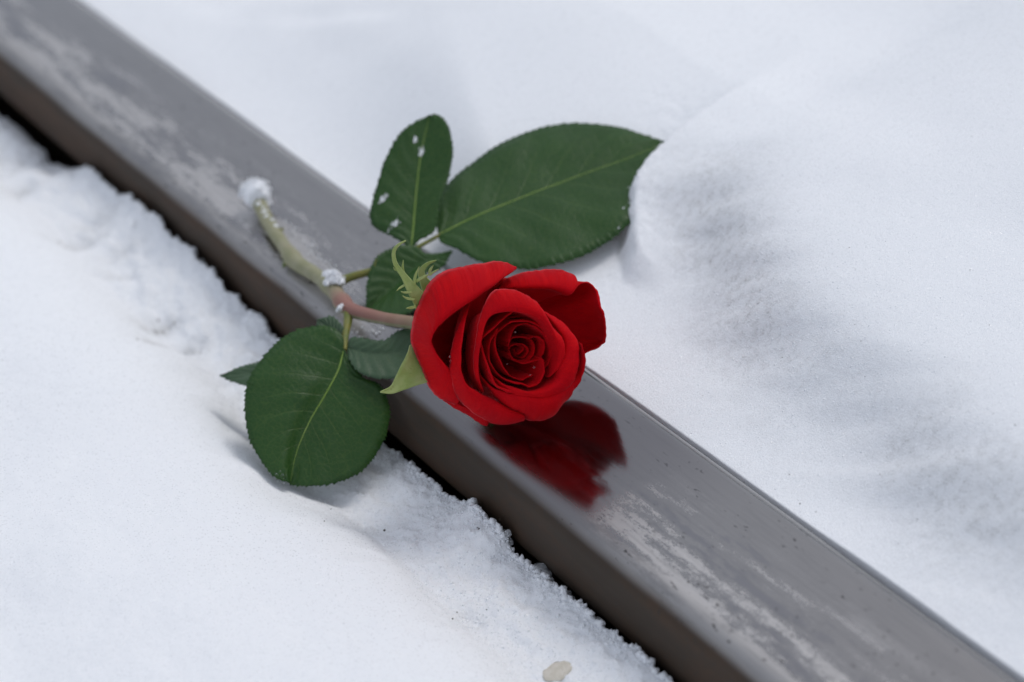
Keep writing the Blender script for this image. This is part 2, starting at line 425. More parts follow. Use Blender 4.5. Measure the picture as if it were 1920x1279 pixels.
def HL(x, y):
    ua = np.maximum(x_edge(y)-x, 0); kk = sstep(ua, 6, 34); u = ua*(1-kk)+np.maximum(-45.2-x, 0)*kk
    ze = z_edge(y)
    led = -34.5+0.25*(ze+25)
    k = np.exp(-u/13.0)
    z = ze*k+led*(1-k)
    crusty = sstep(u, 62, 26)
    z = z+crusty*((3.6+2.6*sstep(y, 60, 200))*fbm(x/19, y/26, 3, 21)+1.5*fbm(x/6.5, y/6.5, 3, 5)*(0.35+0.65*sstep(y, -40, 60)*0+0.65)+0.55*fbm(x/2.2, y/2.2, 2, 8))
    for c, r, a in HOLLOW:
        z = z-7*a*np.exp(-(((x-c[0])/r[0])**2+((y-c[1])/r[1])**2)*1.2)
    u0 = 39+7*fbm(y/75, y*0+0.7, 3, 31)+1.5*fbm(y/13, x/13, 2, 33)
    v = u-u0; vs = 0.5*(v+np.sqrt(v*v+12))
    z = z+35*(1-np.exp(-vs/26))+0.10*np.minimum(vs, 400)
    z = z-8*np.exp(-((x-DENT[0])**2+(y-DENT[1])**2)/(24.0**2))          # pressed in under the hanging leaf
    far = sstep(u, 40, 110)
    z = z+far*(7*fbm(x/130, y/150, 3, 41)+0.8*fbm(x/25, y/30, 3, 44))+0.16*fbm(x/3.0, y/3.0, 2, 47)
    z = z+sstep(u, 300, 1500)*(60*fbm(x/900, y/900, 3, 51))
    return z
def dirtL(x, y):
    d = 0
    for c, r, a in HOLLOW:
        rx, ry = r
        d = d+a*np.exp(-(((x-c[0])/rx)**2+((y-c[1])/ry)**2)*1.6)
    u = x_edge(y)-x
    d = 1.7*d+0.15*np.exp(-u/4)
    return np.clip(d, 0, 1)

_ft = np.array([at(*q, 5) for q in [(1215, 480), (1262, 610), (1345, 715), (1430, 800), (1560, 915), (1700, 1030), (1880, 1170)]])
_ft = _ft[np.argsort(_ft[:, 1])]
def FX(y): return np.interp(y, _ft[:, 1], _ft[:, 0])
LEAF_K = 0.72
LEAF_N = LEAF_K*np.array([0, 0, 1.0])-(1-LEAF_K)*FW; LEAF_N /= np.linalg.norm(LEAF_N)
LEAF_P = at(822, 441, 14)
_lb = np.array([on_plane(*q, LEAF_P, LEAF_N) for q in [(1256, 262), (1240, 285), (1216, 320), (1192, 360), (1184, 400), (1186, 440), (1194, 490)]])
_lb = _lb[np.argsort(_lb[:, 1])]
def XB(y): return np.interp(y, _lb[:, 1], _lb[:, 0])+0.7*np.maximum(y-_lb[-1, 1], 0)
def zleaf(x, y): return LEAF_P[2]-(LEAF_N[0]*(x-LEAF_P[0])+LEAF_N[1]*(y-LEAF_P[1]))/LEAF_N[2]
def softp(v, k): return 0.5*(v+np.sqrt(v*v+k*k))
def bank(x, y):
    c = FX(y)+34+7*fbm(x/70, y/60, 2, 63)
    return 1/(1+np.exp(-(x-c)/12.5)), sstep(y, 118, 35)
def HR(x, y):
    ed = x-36.6
    base = -7.0+1.6*fbm(x/60, y/80, 2, 61)+ed*0.03+0.09*softp(ed-120, 60)-0.03*softp(ed-600, 100)
    zd = zleaf(np.clip(x, 30, 210), np.maximum(y-softp(y-185, 60), 60))-4.5
    zd = -7+(zd+7)*sstep(ed, 2, np.interp(y, [110, 340], [30, 130]))
    w = sstep(y, 62, 108)*sstep(y, 520, 190)*sstep(ed, 420, 130)
    z = base+w*(zd-base)
    # powder thrown over the leaf tip
    v = x-XB(y)+1.6*fbm(x/9, y/9, 3, 64)
    lw = sstep(y, 30, 75)*sstep(y, _lb[-1, 1]+70, _lb[-1, 1]-4)
    z = z+lw*16*sstep(v, -10, np.interp(y, [_lb[-1, 1]-12, _lb[-1, 1]+25], [4, 120]))*(0.25+0.75*np.exp(-np.maximum(v, 0)/80))
    b, bw = bank(x, y)
    z = z+33*b*bw
    face = 4*b*(1-b)*bw
    a, bb = (x*0.45-y*0.89), (x*0.89+y*0.45)
    z = z+face*(5.0*fbm(a/75, bb/26, 2, 71)+0.35*fbm(a/13, bb/9, 2, 73))
    z = z+sstep(ed, 60, 200)*(5*fbm(x/140, y/150, 2, 81)+0.4*fbm(x/36, y/36, 2, 83))
    z = z+sstep(y, 230, 420)*sstep(ed, 25, 120)*(13*fbm(a/100, bb/55, 2, 85)+1.2*fbm(x/40, y/40, 2, 87))
    z = z+0.10*fbm(a/3.1, bb/3.1, 2, 88)*(0.3+0.5*face)+0.6*fbm(x/4, y/4, 3, 90)*lw*np.exp(-(v/22)**2)
    z = z+sstep(ed, 600, 2500)*70*fbm(x/900, y/900, 3, 91)
    return z
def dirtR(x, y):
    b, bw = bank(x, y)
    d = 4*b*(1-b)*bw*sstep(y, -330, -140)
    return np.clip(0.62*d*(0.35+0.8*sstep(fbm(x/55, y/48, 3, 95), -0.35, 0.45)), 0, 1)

def spaced(fine_lo, fine_hi, step, lo, hi, grow=1.16):
    c = list(np.arange(fine_lo, fine_hi+step*.5, step))
    s, a = step, c[-1]; up = []
    while a < hi: s *= grow; a += s; up.append(a)
    s, a = step, c[0]; dn = []
    while a > lo: s *= grow; a -= s; dn.append(a)
    return np.array(dn[::-1]+c+up)
YL = spaced(-190, 560, 1.05, -30000, 30000)
UL = np.concatenate([np.arange(0, 62, 0.7), spaced(62, 230, 1.15, 62, 30000)[1:] if False else []])
ul = list(np.arange(0, 62, 0.7)); st_ = 0.8
while ul[-1] < 30000:
    if ul[-1] > 235: st_ *= 1.16
    elif ul[-1] > 62: st_ = 1.25
    ul.append(ul[-1]+st_)
UL = np.array(ul)
uu, yy = np.meshgrid(UL, YL, indexing='xy')
xx = x_edge(yy)-uu; zz = HL(xx, yy)
# the broken edge over the gap: rounds over and drops to the ballast
wx, wz = [], []
for k, (dx, dz) in enumerate([(0.9, -0.8), (1.3, -2.4), (0.6, -5.5), (-1.5, -12), (-4, -30), (-6, -140)]):
    j = fbm(YL/3.0, YL*0+k*0.6, 2, 100+k)
    wx.append(np.minimum(xx[:, 0]+dx+1.3*j*(k > 0), -37.6)); wz.append(np.maximum(zz[:, 0]+dz+1.0*j*(k > 0), GZ-2))
wx, wz = np.array(wx[::-1]).T, np.array(wz[::-1]).T
X = np.hstack([wx, xx]); Z = np.hstack([wz, zz]); Yg = np.repeat(YL[:, None], X.shape[1], 1)
V = np.stack([X, Yg, Z], -1).reshape(-1, 3)
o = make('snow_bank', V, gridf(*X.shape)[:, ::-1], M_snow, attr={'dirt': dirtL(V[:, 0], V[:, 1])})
tag(o, 'smooth white snow bank with crusted ledge left of the rail', 'snow', kind='structure')

YR = spaced(-270, 620, 1.2, -30000, 30000)
ur = [0.0]; st_ = 1.0
while ur[-1] < 30000:
    if ur[-1] > 420: st_ *= 1.16
    elif ur[-1] > 150: st_ = 1.5
    ur.append(ur[-1]+st_)
UR = np.array(ur)
uu, yy = np.meshgrid(UR, YR, indexing='xy')
xx = 37.0+uu; zz = HR(xx, yy)
X = np.hstack([np.full((len(YR), 1), 37.2), xx]); Z = np.hstack([np.full((len(YR), 1), GZ-2), zz])
Yg = np.repeat(YR[:, None], X.shape[1], 1)
V = np.stack([X, Yg, Z], -1).reshape(-1, 3)
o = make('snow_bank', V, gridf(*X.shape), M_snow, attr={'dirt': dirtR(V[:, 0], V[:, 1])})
tag(o, 'snow bank with a grey hollowed face right of the rail', 'snow', kind='structure')

# loose grains of snow on the crust, along the broken edge and on the bank face
n = 8000
yg = RNG.uniform(-185, 430, n); ug = np.abs(RNG.exponential(2.2, n))-0.9
xg = x_edge(yg)-ug; zg = HL(np.minimum(xg, x_edge(yg)), yg)-np.maximum(-ug, 0)*1.2
p1 = np.stack([xg, yg, zg+0.15], 1); s1 = np.clip(0.15+RNG.exponential(0.24, n), 0, 1.3)*(0.8+0.4*(ug < 1.0))
n = 6500
yg = RNG.uniform(-190, 330, n); ug = RNG.uniform(2, 46, n); xg = x_edge(yg)-ug
s2 = RNG.uniform(0.22, 0.6, n); p2 = np.stack([xg, yg, HL(xg, yg)-0.35*s2], 1)
V, F = grains(np.vstack([p1, p2]), np.concatenate([s1, s2]))
tag(make('snow_grains', V, F, M_snowc), 'loose white snow grains along the broken ledge beside the rail', 'snow grains', kind='stuff')
n = 3000
yg = RNG.uniform(-260, 95, n); xg = FX(yg)+RNG.normal(46, 26, n); xg = np.maximum(xg, 40)
s3 = RNG.uniform(0.16, 0.42, n); p3 = np.stack([xg, yg, HR(xg, yg)-0.4*s3], 1)
V, F = grains(p3, s3)
tag(make('snow_grains', V, F, M_snowc), 'loose snow grains on the grey face of the far bank', 'snow grains', kind='stuff')
# specks of grit
pts, sz = [], []
for k in range(26):
    y = random.uniform(-230, 90); x = float(FX(y))+random.gauss(46, 24)
    if x > 42: pts.append((x, y, float(HR(np.array(x), np.array(y)))+.1)); sz.append(random.uniform(.10, .24))
for q in [(1755, 372), (1561, 477), (1855, 610), (1290, 430), (1822, 256), (1395, 905), (1480, 890), (1650, 890), (1685, 1020), (1720, 975), (1770, 985), (1530, 960), (1500, 945)]:
    p = at(*q, 0)
    for _ in range(12):
        p = at(*q, float(HR(np.array(p[0]), np.array(p[1]))))
    pts.append(p+[0, 0, .2]); sz.append(random.uniform(.14, .28))
for c, r, a in HOLLOW:
    for k in range(int(16*a)):
        x, y = c[0]+random.gauss(0, r[0]*.5), c[1]+random.gauss(0, r[1]*.5)
        pts.append((x, y, float(HL(np.array(x), np.array(y)))+.1)); sz.append(random.uniform(.15, .5))
V, F = grains(np.array(pts), np.array(sz))
tag(make('grit', V, F, M_dirt), 'dark specks of grit scattered over the snow', 'grit', kind='stuff')
def on_snow(px, py, H, z0):
    p = at(px, py, z0)
    for _ in range(15): p = at(px, py, 0.5*p[2]+0.5*float(H(np.array(p[0]), np.array(p[1]))))
    return p
p = on_snow(1046, 1258, HL, -30)
V, F = lumpy(p+[0, 0, -0.25], 6.4, 3, 0.28, 1.5, 4, (1.0, 0.8, 0.14))
tag(make('pebble', V, F, M_stone, origin=p), 'flat tan pebble half buried in the snow at the bottom edge', 'pebble')

# ------------------------------------------------------------------ rose
ROOT = at(650, 590, 0.0)
rose = empty('red_rose', ROOT)
tag(rose, 'single cut red rose with green leaves lying across the rail', 'rose')
def rpart(name, V, F, mat, parent=rose, **k): return make(name, V, F, mat, parent, ROOT, **k)

# --- stem
st_px = [((480, 366), 6.5), ((500, 412), 5.5), ((530, 458), 5), ((556, 492), 5.2), ((590, 514), 6), ((622, 540), 7.5), ((641, 566), 9), ((660, 582), 10.5), ((695, 592), 12.5), ((735, 600), 14), ((778, 606), 15), ((815, 612), 16.5)]
SP = resample([at(*q, h) for q, h in st_px], 90)
rk = np.interp(np.linspace(0, 1, 90), [0, .1, .3, .36, .40, .52, .56, .60, .64, .67, .72, .85, 1], [4.0, 3.6, 3.4, 4.7, 3.9, 3.4, 4.5, 4.1, 3.5, 4.6, 3.5, 2.9, 3.2])
rk = rk*(1+0.05*np.array([mnoise.noise(Vector((k*.5, 3, 1))) for k in range(90)]))
V, F = tube(SP, rk, 22)
t_ = np.repeat(np.linspace(0, 1, 90), 22); v_ = np.concatenate([(V[k*22:(k+1)*22, 2]-SP[k, 2])/(2*rk[k])+.5 for k in range(90)])
uvs = np.vstack([np.stack([t_, v_], 1), [[0, .5], [1, .5]]])
stem = rpart('stem', V, F, M_stem, uv=uvs)
def thorn(p, d, L, r, bend=(0, 0, 0)):
    p, d = np.array(p), np.array(d, float); d /= np.linalg.norm(d)
    pts_ = [p+d*L*k+np.array(bend)*k*k for k in np.linspace(0, 1, 8)]
    V, F = tube(pts_, [r*(1-k)**1.3+0.05 for k in np.linspace(0, 1, 8)], 10)
    return rpart('thorn', V, F, M_pet, stem)
thorn(SP[31]-UI*2.5-RI*1.5, -UI*0.7-RI*.8-FW*.2, 6.0, 2.6, RI*1.8)
thorn(SP[20]+UI*2.2+RI*1.8, UI*.5+RI*.8, 3.0, 1.5)
thorn(SP[54]+UI*2, UI+RI*.3, 3.2, 1.5)
# --- petioles
def petiole(pts_, r0, r1, n=40):
    P = resample([at(*q, h) for q, h in pts_], n)
    V, F = tube(P, np.linspace(r0, r1, n), 14)
    return rpart('petiole', V, F, M_pet), P
pe1, PE1 = petiole([((628, 533), 8), ((660, 519), 9.5), ((705, 506), 11), ((740, 490), 12), ((771, 470), 13)], 2.3, 1.25)
pe2, PE2 = petiole([((768, 472), 13), ((795, 457), 13.5), ((826, 440), 14)], 1.2, 0.9)
pe3, PE3 = petiole([((654, 582), 10), ((652, 604), 9), ((648, 628), 8.5), ((646, 656), 8)], 2.5, 1.1)
V, F = tube(resample([at(700, 508, 11.8), at(704, 492, 15), at(712, 474, 17)], 10), np.linspace(.45, .08, 10), 8)
rpart('hair', V, F, M_pet, pe1)

# --- leaves
TOCAM = -FW
def leaf(mid, left, right, anchor, k, mat=M_leaf, fold=0.12, foldl=None, crease=0.0, arch=0.0, droop=0.0, teeth=30, tamp=1.1, nt=330, ns=9, rib=True, seed=0, label=None, ribr=0.48):
    nrm = k*np.array([0, 0, 1.0])+(1-k)*TOCAM; nrm /= np.linalg.norm(nrm)
    p0 = at(*anchor[:2], anchor[2])
    pl = lambda pts_: np.array([on_plane(x, y, p0, nrm) for x, y in pts_])
    Mi, Le, Ri_ = resample(pl(mid), nt), resample(pl(left), nt), resample(pl(right), nt)
    tt = np.linspace(0, 1, nt)
    wmax = max(np.linalg.norm(Le-Mi, axis=1).max(), np.linalg.norm(Ri_-Mi, axis=1).max())
    rows, uvs = [], []
    cols = [(-(1-j/ns)) for j in range(ns)]+[0.0]+[(j+1)/ns for j in range(ns)]
    ext = {}
    for sgn, E in ((-1, Le), (1, Ri_)):
        ph = tt*teeth+1.8*np.interp(tt, np.linspace(0, 1, 15), RNG.uniform(-.5, .5, 15)); fr = ph-np.floor(ph)
        saw = np.where(fr < 0.86, (fr/0.86)**1.4, (1-fr)/0.14)
        tan = np.gradient(E, axis=0); tan /= np.linalg.norm(tan, axis=1)[:, None]+1e-9
        outd = np.cross(tan, nrm)*(-sgn if False else 1.0)
        s_ = np.sign(np.sum(outd*(E-Mi), axis=1)); s_[s_ == 0] = 1
        outd = outd*np.sign(np.median(s_))
        saw = saw*RNG.uniform(.45, 1.35, teeth+4)[np.clip(np.floor(ph).astype(int)+2, 0, teeth+3)]
        win = sstep(tt, 0.03, 0.14)
        ext[sgn] = (E, (outd*0.75+tan*0.45)*(tamp*saw*win)[:, None])
    for c in cols:
        if c == 0: P = Mi.copy()
        else:
            E, tv = ext[-1 if c < 0 else 1]
            P = Mi+(E-Mi)*abs(c)+tv*(abs(c) > 0.99)
        w = np.linalg.norm(P-Mi, axis=1)
        h = (foldl if (foldl is not None and c < 0) else fold)*w+arch*(w/wmax)**2*wmax-droop*wmax*tt**2
        if c < 0: h = h+crease*sstep(abs(c), 0.0, 0.20)*sstep(tt, .18, .5)
        g = 1.5*np.array([mnoise.noise(Vector((p[0]*.045+seed*7, p[1]*.045, p[2]*.045))) for p in P])*(0.3+abs(c))
        q = 0.65*np.abs(np.sin(math.pi*(tt*8-2.3*abs(c)**.8+.5)))*sstep(abs(c), 0, .3)*sstep(abs(c), 1.0, .7)
        rows.append(P+nrm*(h+g+q)[:, None]); uvs.append(np.stack([tt, np.full(nt, c)], 1))
    G = np.stack(rows, 1); U = np.stack(uvs, 1)
    lo = rpart('leaf', G.reshape(-1, 3), gridf(nt, len(cols)), mat, uv=U.reshape(-1, 2))
    md = lo.modifiers.new('thickness', 'SOLIDIFY'); md.thickness = 0.00032; md.offset = 0
    if label: lo['label'] = label
    if rib:
        R = G[:, ns][::4]
        V, F = tube(R+nrm*0.12, np.linspace(ribr, 0.12, len(R)), 8)
        rpart('midrib', V, F, M_rib, lo)
    return lo, G, nrm

L1, G1, N1 = leaf([(822, 441), (905, 401), (1000, 362), (1090, 328), (1180, 296), (1250, 268)],
     [(822, 441), (819, 415), (828, 365), (868, 322), (912, 288), (965, 258), (1015, 240), (1065, 231), (1115, 233), (1165, 241), (1210, 254), (1250, 268)],
     [(822, 441), (828, 456), (862, 470), (900, 490), (955, 500), (1010, 501), (1070, 486), (1130, 456), (1180, 420), (1218, 370), (1240, 315), (1250, 268)],
     (822, 441, 14), LEAF_K, fold=0.06, arch=-0.06, teeth=40, tamp=1.25, seed=1, label='largest dark green leaf with its tip under the snow')
L2, G2, N2 = leaf([(771, 468), (776, 415), (782, 345), (791, 280), (806, 217)],
     [(771, 468), (740, 447), (703, 428), (696, 400), (709, 348), (726, 296), (757, 247), (806, 217)],
     [(771, 468), (788, 450), (815, 432), (826, 380), (843, 325), (849, 280), (841, 243), (828, 223), (806, 217)],
     (771, 468, 13), 0.35, fold=0.10, arch=0.04, teeth=32, tamp=1.1, seed=2, label='oval leaf standing up, flecked with snow')
L3, G3, N3 = leaf([(645, 655), (634, 695), (609, 742), (580, 792), (556, 850), (544, 909)],
     [(645, 655), (640, 628), (605, 613), (550, 624), (508, 660), (474, 712), (464, 770), (474, 832), (500, 878), (522, 902), (544, 909)],
     [(645, 655), (657, 676), (680, 708), (712, 722), (728, 760), (724, 805), (704, 848), (672, 884), (622, 906), (582, 912), (544, 909)],
     (645, 655, 8), 0.36, fold=0.04, foldl=0.10, crease=5.0, arch=-0.10, droop=-0.02, teeth=44, tamp=1.2, seed=3, label='round dark green leaf hanging over the rail edge')
L4, G4, N4 = leaf([(650, 652), (700, 664), (755, 660), (815, 640)],
     [(650, 652), (660, 636), (690, 640), (722, 642), (752, 624), (815, 612)],
     [(650, 652), (656, 676), (675, 704), (710, 716), (755, 712), (815, 680)],
     (650, 652, 7.5), 0.55, mat=M_leafb, fold=0.22, teeth=20, seed=4, rib=False, label='pale grey-green leaf tucked under the blossom')
L5, G5, N5 = leaf([(806, 484), (765, 512), (728, 545), (688, 582)],
     [(806, 484), (780, 470), (742, 477), (708, 500), (692, 540), (688, 582)],
     [(806, 484), (800, 530), (795, 575), (775, 606), (730, 612), (688, 582)],
     (770, 482, 11), 0.55, fold=0.45, teeth=22, seed=5, rib=False)
L6, G6, N6 = leaf([(774, 474), (800, 484), (824, 482), (848, 471)],
     [(774, 474), (795, 474), (822, 474), (848, 471)],
     [(774, 474), (790, 505), (825, 500), (848, 471)],
     (774, 474, 12), 0.6, fold=-0.25, teeth=14, seed=6, rib=False)
L7, G7, N7 = leaf([(646, 640), (628, 628), (612, 612), (596, 600)],
     [(646, 640), (616, 640), (596, 622), (596, 600)],
     [(646, 640), (646, 622), (625, 597), (596, 600)],
     (646, 650, 5), 0.5, mat=M_leafb, fold=0.15, teeth=14, seed=7, rib=False)
L8, G8, N8 = leaf([(630, 655), (560, 680), (480, 698), (413, 704)],
     [(630, 655), (570, 655), (500, 676), (450, 689), (413, 704)],
     [(630, 655), (580, 730), (500, 735), (455, 722), (413, 704)],
     (620, 660, -6), 0.75, mat=M_leafb, fold=0.12, teeth=24, seed=8, rib=False, label='narrow leaf tip showing behind the round leaf')

# --- blossom
PXMM = 4.36
BO = at(975, 655, 41.5)                       # heart of the blossom
DB = np.dot(BO-CAM, FW)
def loc(px, py, z):                            # pixel and depth towards the viewer -> blossom frame (mm)
    k = (DB-z)/FPX
    return np.array([(px-960)*k-(975-960)*DB/FPX, -(py-639.5)*k+(655-639.5)*DB/FPX, z])
def bl_world(L): return BO+L[..., 0:1]*RI+L[..., 1:2]*UI-L[..., 2:3]*FW
def c1(x, y): return (740+x/3.552, 460+y/3.552)
def c3(x, y): return (840+x/5.33, 560+y/5.33)
B = np.array([-20.0, 5.0, -46.0]); AX = -B/np.linalg.norm(B)
# calyx cup: the part the petals and sepals grow from
BW = bl_world(B[None])[0]; AW = bl_world(AX[None])[0]-BO
st_end = SP[-1]
cup_path = resample([st_end, st_end*0.5+(BW-AW*7)*0.5, BW-AW*5, BW, BW+AW*5], 24)
V, F = tube(cup_path, np.interp(np.linspace(0, 1, 24), [0, .3, .55, .75, 1], [3.2, 3.6, 6.0, 8.2, 9.0]), 20)
bloom = rpart('blossom', V, F, M_sepal); bloom['label'] = 'fully open deep red blossom'

def petal(rows, nt=110, mode=c1, ncup=16, nlip=8, wav=0.35, seed=0, lipk=0.52, bulge=1.0, name='petal'):
    """rows: (crest x, crest y, crest depth, edge x, edge y, edge depth)"""
    R = np.array([np.concatenate([loc(*mode(r[0], r[1]), r[2]), loc(*mode(r[3], r[4]), r[5])]) for r in rows])
    R = catmull(R, nt); C, E = R[:, :3], R[:, 3:]
    tt = np.linspace(0, 1, nt)
    # small natural waver of the rim
    wv = np.array([[mnoise.noise(Vector((p[0]*.16, p[1]*.16, seed*3.3+k*9))) for k in range(3)] for p in E])
    wv2 = np.array([[mnoise.noise(Vector((p[0]*.6, p[1]*.6, seed*2.3+k*5))) for k in range(3)] for p in E])
    E = E+wav*wv*np.array([.8, .8, 2.2])+0.34*wv2
    hC = (C-B)@AX; rC = (C-B)-hC[:, None]*AX
    out = []; uvs = []
    for u in np.linspace(0.06, 1, ncup):
        l = math.sin(math.pi/2*u)**0.85*(1+0.05*bulge*math.sin(math.pi*u)); d = u
        out.append(B+(hC*d)[:, None]*AX+rC*l); uvs.append(np.stack([tt, np.full(nt, u*.7)], 1))
    ln = np.linalg.norm(E-C, axis=1)[:, None]
    for s in np.linspace(0, 1, nlip+1)[1:]:
        b0, b1, b2, b3 = (1-s)**3, 3*s*(1-s)**2, 3*s*s*(1-s), s**3
        out.append(b0*C+b1*(C+AX*lipk*ln)+b2*(E+AX*lipk*1.15*ln)+b3*E); uvs.append(np.stack([tt, np.full(nt, .7+.3*s)], 1))
    G = np.stack(out, 1); nc = G.shape[1]
    # shallow pleats running from base to rim
    pl = np.array([[0.30*mnoise.noise(Vector((i*0.13, j*0.05, seed*1.7))) for j in range(nc)] for i in range(nt)])
    rad = G-B-((G-B)@AX)[..., None]*AX; rad /= np.linalg.norm(rad, axis=2)[..., None]+1e-6
    G = G+rad*pl[..., None]
    W = bl_world(G.reshape(-1, 3))
    W[:, 2] = np.where(np.abs(W[:, 0]) < 37, np.maximum(W[:, 2], 0.5+0.15*np.sin(W[:, 1])), W[:, 2])
    o = rpart(name, W, gridf(nt, nc), M_petal, bloom, uv=np.stack(uvs, 1).reshape(-1, 2))
    md = o.modifiers.new('thickness', 'SOLIDIFY'); md.thickness = 0.00028; md.offset = 0
    return o
def ring(pts_, z, lip=0.7, drop=0.5, mode=c3, **k):
    zs = np.interp(np.linspace(0, 1, len(pts_)), np.linspace(0, 1, len(z)), z)
    cx, cy = 690, 500
    rows = []
    for (x, y), zz_ in zip(pts_, zs):
        d = np.hypot(x-cx, y-cy)+1e-6; s = lip*PXMM*5.33/d
        rows.append((x, y, zz_, x+(x-cx)*s, y+(y-cy)*s, zz_-drop))
    return petal(rows, mode=mode, nlip=4, lipk=0.5, **k)

# outermost petals
petal([(700, 300, -21, 690, 285, -22), (765, 287, -20, 750, 222, -26), (870, 288, -18, 835, 187, -26), (1000, 290, -17, 960, 166, -26), (1095, 312, -17, 1100, 163, -26),
       (1150, 335, -18, 1182, 193, -25), (1205, 280, -19, 1217, 238, -23), (1240, 256, -20, 1240, 244, -22), (1290, 252, -19, 1294, 246, -20.5), (1340, 305, -18, 1346, 301, -19.5),
       (1358, 400, -14, 1366, 400, -15), (1390, 480, -17, 1400, 480, -18), (1393, 600, -26, 1404, 602, -27), (1375, 655, -33, 1385, 660, -34), (1262, 712, -37, 1266, 720, -38), (1190, 740, -36, 1195, 750, -37)], nt=150, seed=1)
petal([(330, 990, -24, 320, 1035, -26), (420, 1050, -23, 420, 1095, -27), (500, 1085, -23, 510, 1150, -28), (560, 1110, -23, 600, 1203, -28), (640, 1110, -23, 622, 1165, -26)], nt=60, seed=2)
petal([(805, 160, -20, 808, 148, -21), (710, 222, -13, 735, 116, -22), (640, 276, -8, 640, 110, -20), (500, 373, -4, 470, 142, -18), (330, 490, -3, 300, 186, -18), (245, 590, -3, 184, 330, -17),
       (240, 655, -4, 108, 580, -18), (290, 745, -5, 160, 775, -17), (365, 825, -7, 262, 985, -17), (430, 920, -10, 395, 1060, -18)], nt=150, seed=3, lipk=0.46, wav=0.5)
petal([(540, 340, -28, 540, 330, -29), (650, 285, -27, 655, 245, -30), (725, 270, -27, 735, 218, -30), (800, 310, -27, 805, 265, -29)], nt=50, seed=20)
# second turn
petal([(500, 372, -9, 500, 360, -10), (470, 505, -4, 443, 495, -6), (447, 620, -1, 388, 630, -5), (437, 740, 0, 367, 760, -5), (442, 850, 0, 372, 875, -6), (482, 930, -1, 413, 1008, -8),
       (570, 985, -3, 505, 1102, -11), (670, 1035, -5, 608, 1168, -19), (760, 1085, -7, 700, 1194, -21), (840, 1120, -9, 832, 1172, -21)], seed=4)
petal([(560, 740, -13, 548, 750, -14), (565, 810, -9, 552, 822, -10), (575, 865, -6, 563, 878, -7), (650, 945, -3, 648, 985, -6), (740, 975, -1, 722, 1070, -8), (830, 990, -1, 808, 1136, -16), (930, 1000, -1, 905, 1170, -18), (1020, 990, -1, 1005, 1152, -18),
       (1100, 945, -2, 1095, 1062, -15), (1160, 880, -3, 1162, 1002, -9), (1195, 800, -4, 1235, 890, -2), (1205, 710, -3, 1262, 765, 3), (1185, 630, -5, 1238, 665, 2)], seed=5)
petal([(985, 440, -3, 1000, 446, -5), (1060, 530, 0, 1112, 510, -5), (1112, 610, 1, 1192, 600, -1), (1125, 700, 2, 1224, 690, 1.5), (1098, 800, 2, 1218, 802, 1.5), (1080, 885, 2, 1180, 908, -1), (1005, 950, 2, 1095, 988, -5),
       (900, 975, 1, 1000, 1028, -4), (800, 950, 0, 893, 1034, -3), (720, 920, -1, 788, 1012, -3), (650, 870, -3, 700, 958, -4), (600, 800, -6, 636, 890, -7), (575, 720, -10, 590, 800, -11)], seed=6)
petal([(592, 975, -5, 577, 985, -6), (562, 880, 0, 535, 870, -1), (557, 740, 2, 527, 740, 0), (582, 600, 4, 544, 600, 1), (615, 492, 5, 568, 470, 0), (690, 449, 6, 640, 322, 0),
       (790, 440, 6, 710, 294, 0), (880, 457, 6, 802, 299, 1), (950, 487, 5, 893, 345, 1), (1010, 545, 4.5, 962, 410, 1), (1058, 620, 4, 1024, 515, 1.5), (1085, 690, 3.5, 1098, 600, 2), (1085, 760, 2.5, 1128, 680, 2), (1060, 830, 1, 1112, 770, 0.5), (1020, 880, -2, 1060, 840, -2)], seed=7)
petal([(830+232*math.cos(a_), 700+222*math.sin(a_), -9, 830+238*math.cos(a_), 700+228*math.sin(a_), -9.4) for a_ in np.linspace(0.4, 0.4+2*math.pi, 15)], seed=21, nlip=4)
# the heart, turn by turn
ring([(640, 140), (560, 200), (470, 290), (345, 405), (350, 505), (395, 655), (440, 770), (490, 862), (610, 918), (750, 958), (900, 964), (1020, 915), (1085, 775), (1098, 650), (1150, 440)], [-1, 0, 1, 1, 0, 1], lip=0.9, seed=8)
ring([(500, 300), (430, 420), (408, 545), (432, 655), (520, 772), (640, 824), (750, 852), (828, 874), (908, 834), (955, 730), (950, 640), (925, 585)], [-2.5, -1.5, -1, 0, 0, -2], lip=0.5, seed=9)
ring([(690, 235), (800, 230), (900, 272), (1000, 350), (1080, 470), (1120, 580), (1115, 680)], [-2, -1, -1, -1.5], lip=0.8, seed=10)
ring([(790, 228), (700, 225), (590, 262), (490, 350), (476, 450), (503, 570), (560, 690), (640, 778), (740, 806), (840, 760)], [-2, -2, -2, -2.5, -4], lip=0.5, seed=11)
ring([(610, 440), (655, 310), (720, 262), (805, 258), (900, 302), (985, 385), (1030, 500), (1010, 610), (960, 700)], [-5, -3.5, -3, -3, -4], lip=0.4, seed=12)
ring([(598, 480), (640, 397), (750, 388), (812, 399), (862, 376), (925, 396), (960, 450), (945, 535), (905, 597), (820, 634), (740, 642), (660, 607), (612, 545)], [-7.5, -5, -4.5, -5, -7], lip=0.35, seed=13)
ring([(770, 400), (840, 425), (862, 510), (815, 595), (730, 628), (645, 590), (612, 520)], [-10, -7.5, -8, -9.5], lip=0.25, seed=14)
ring([(604, 515), (625, 480), (690, 456), (758, 466), (800, 530), (745, 590), (690, 582), (660, 545)], [-9, -8, -10, -12], lip=0.25, seed=15)
ring([(690, 470), (735, 478), (742, 510), (705, 550), (670, 535), (668, 500), (700, 490)], [-11, -9.5, -11, -14], lip=0.2, seed=16, nt=70)

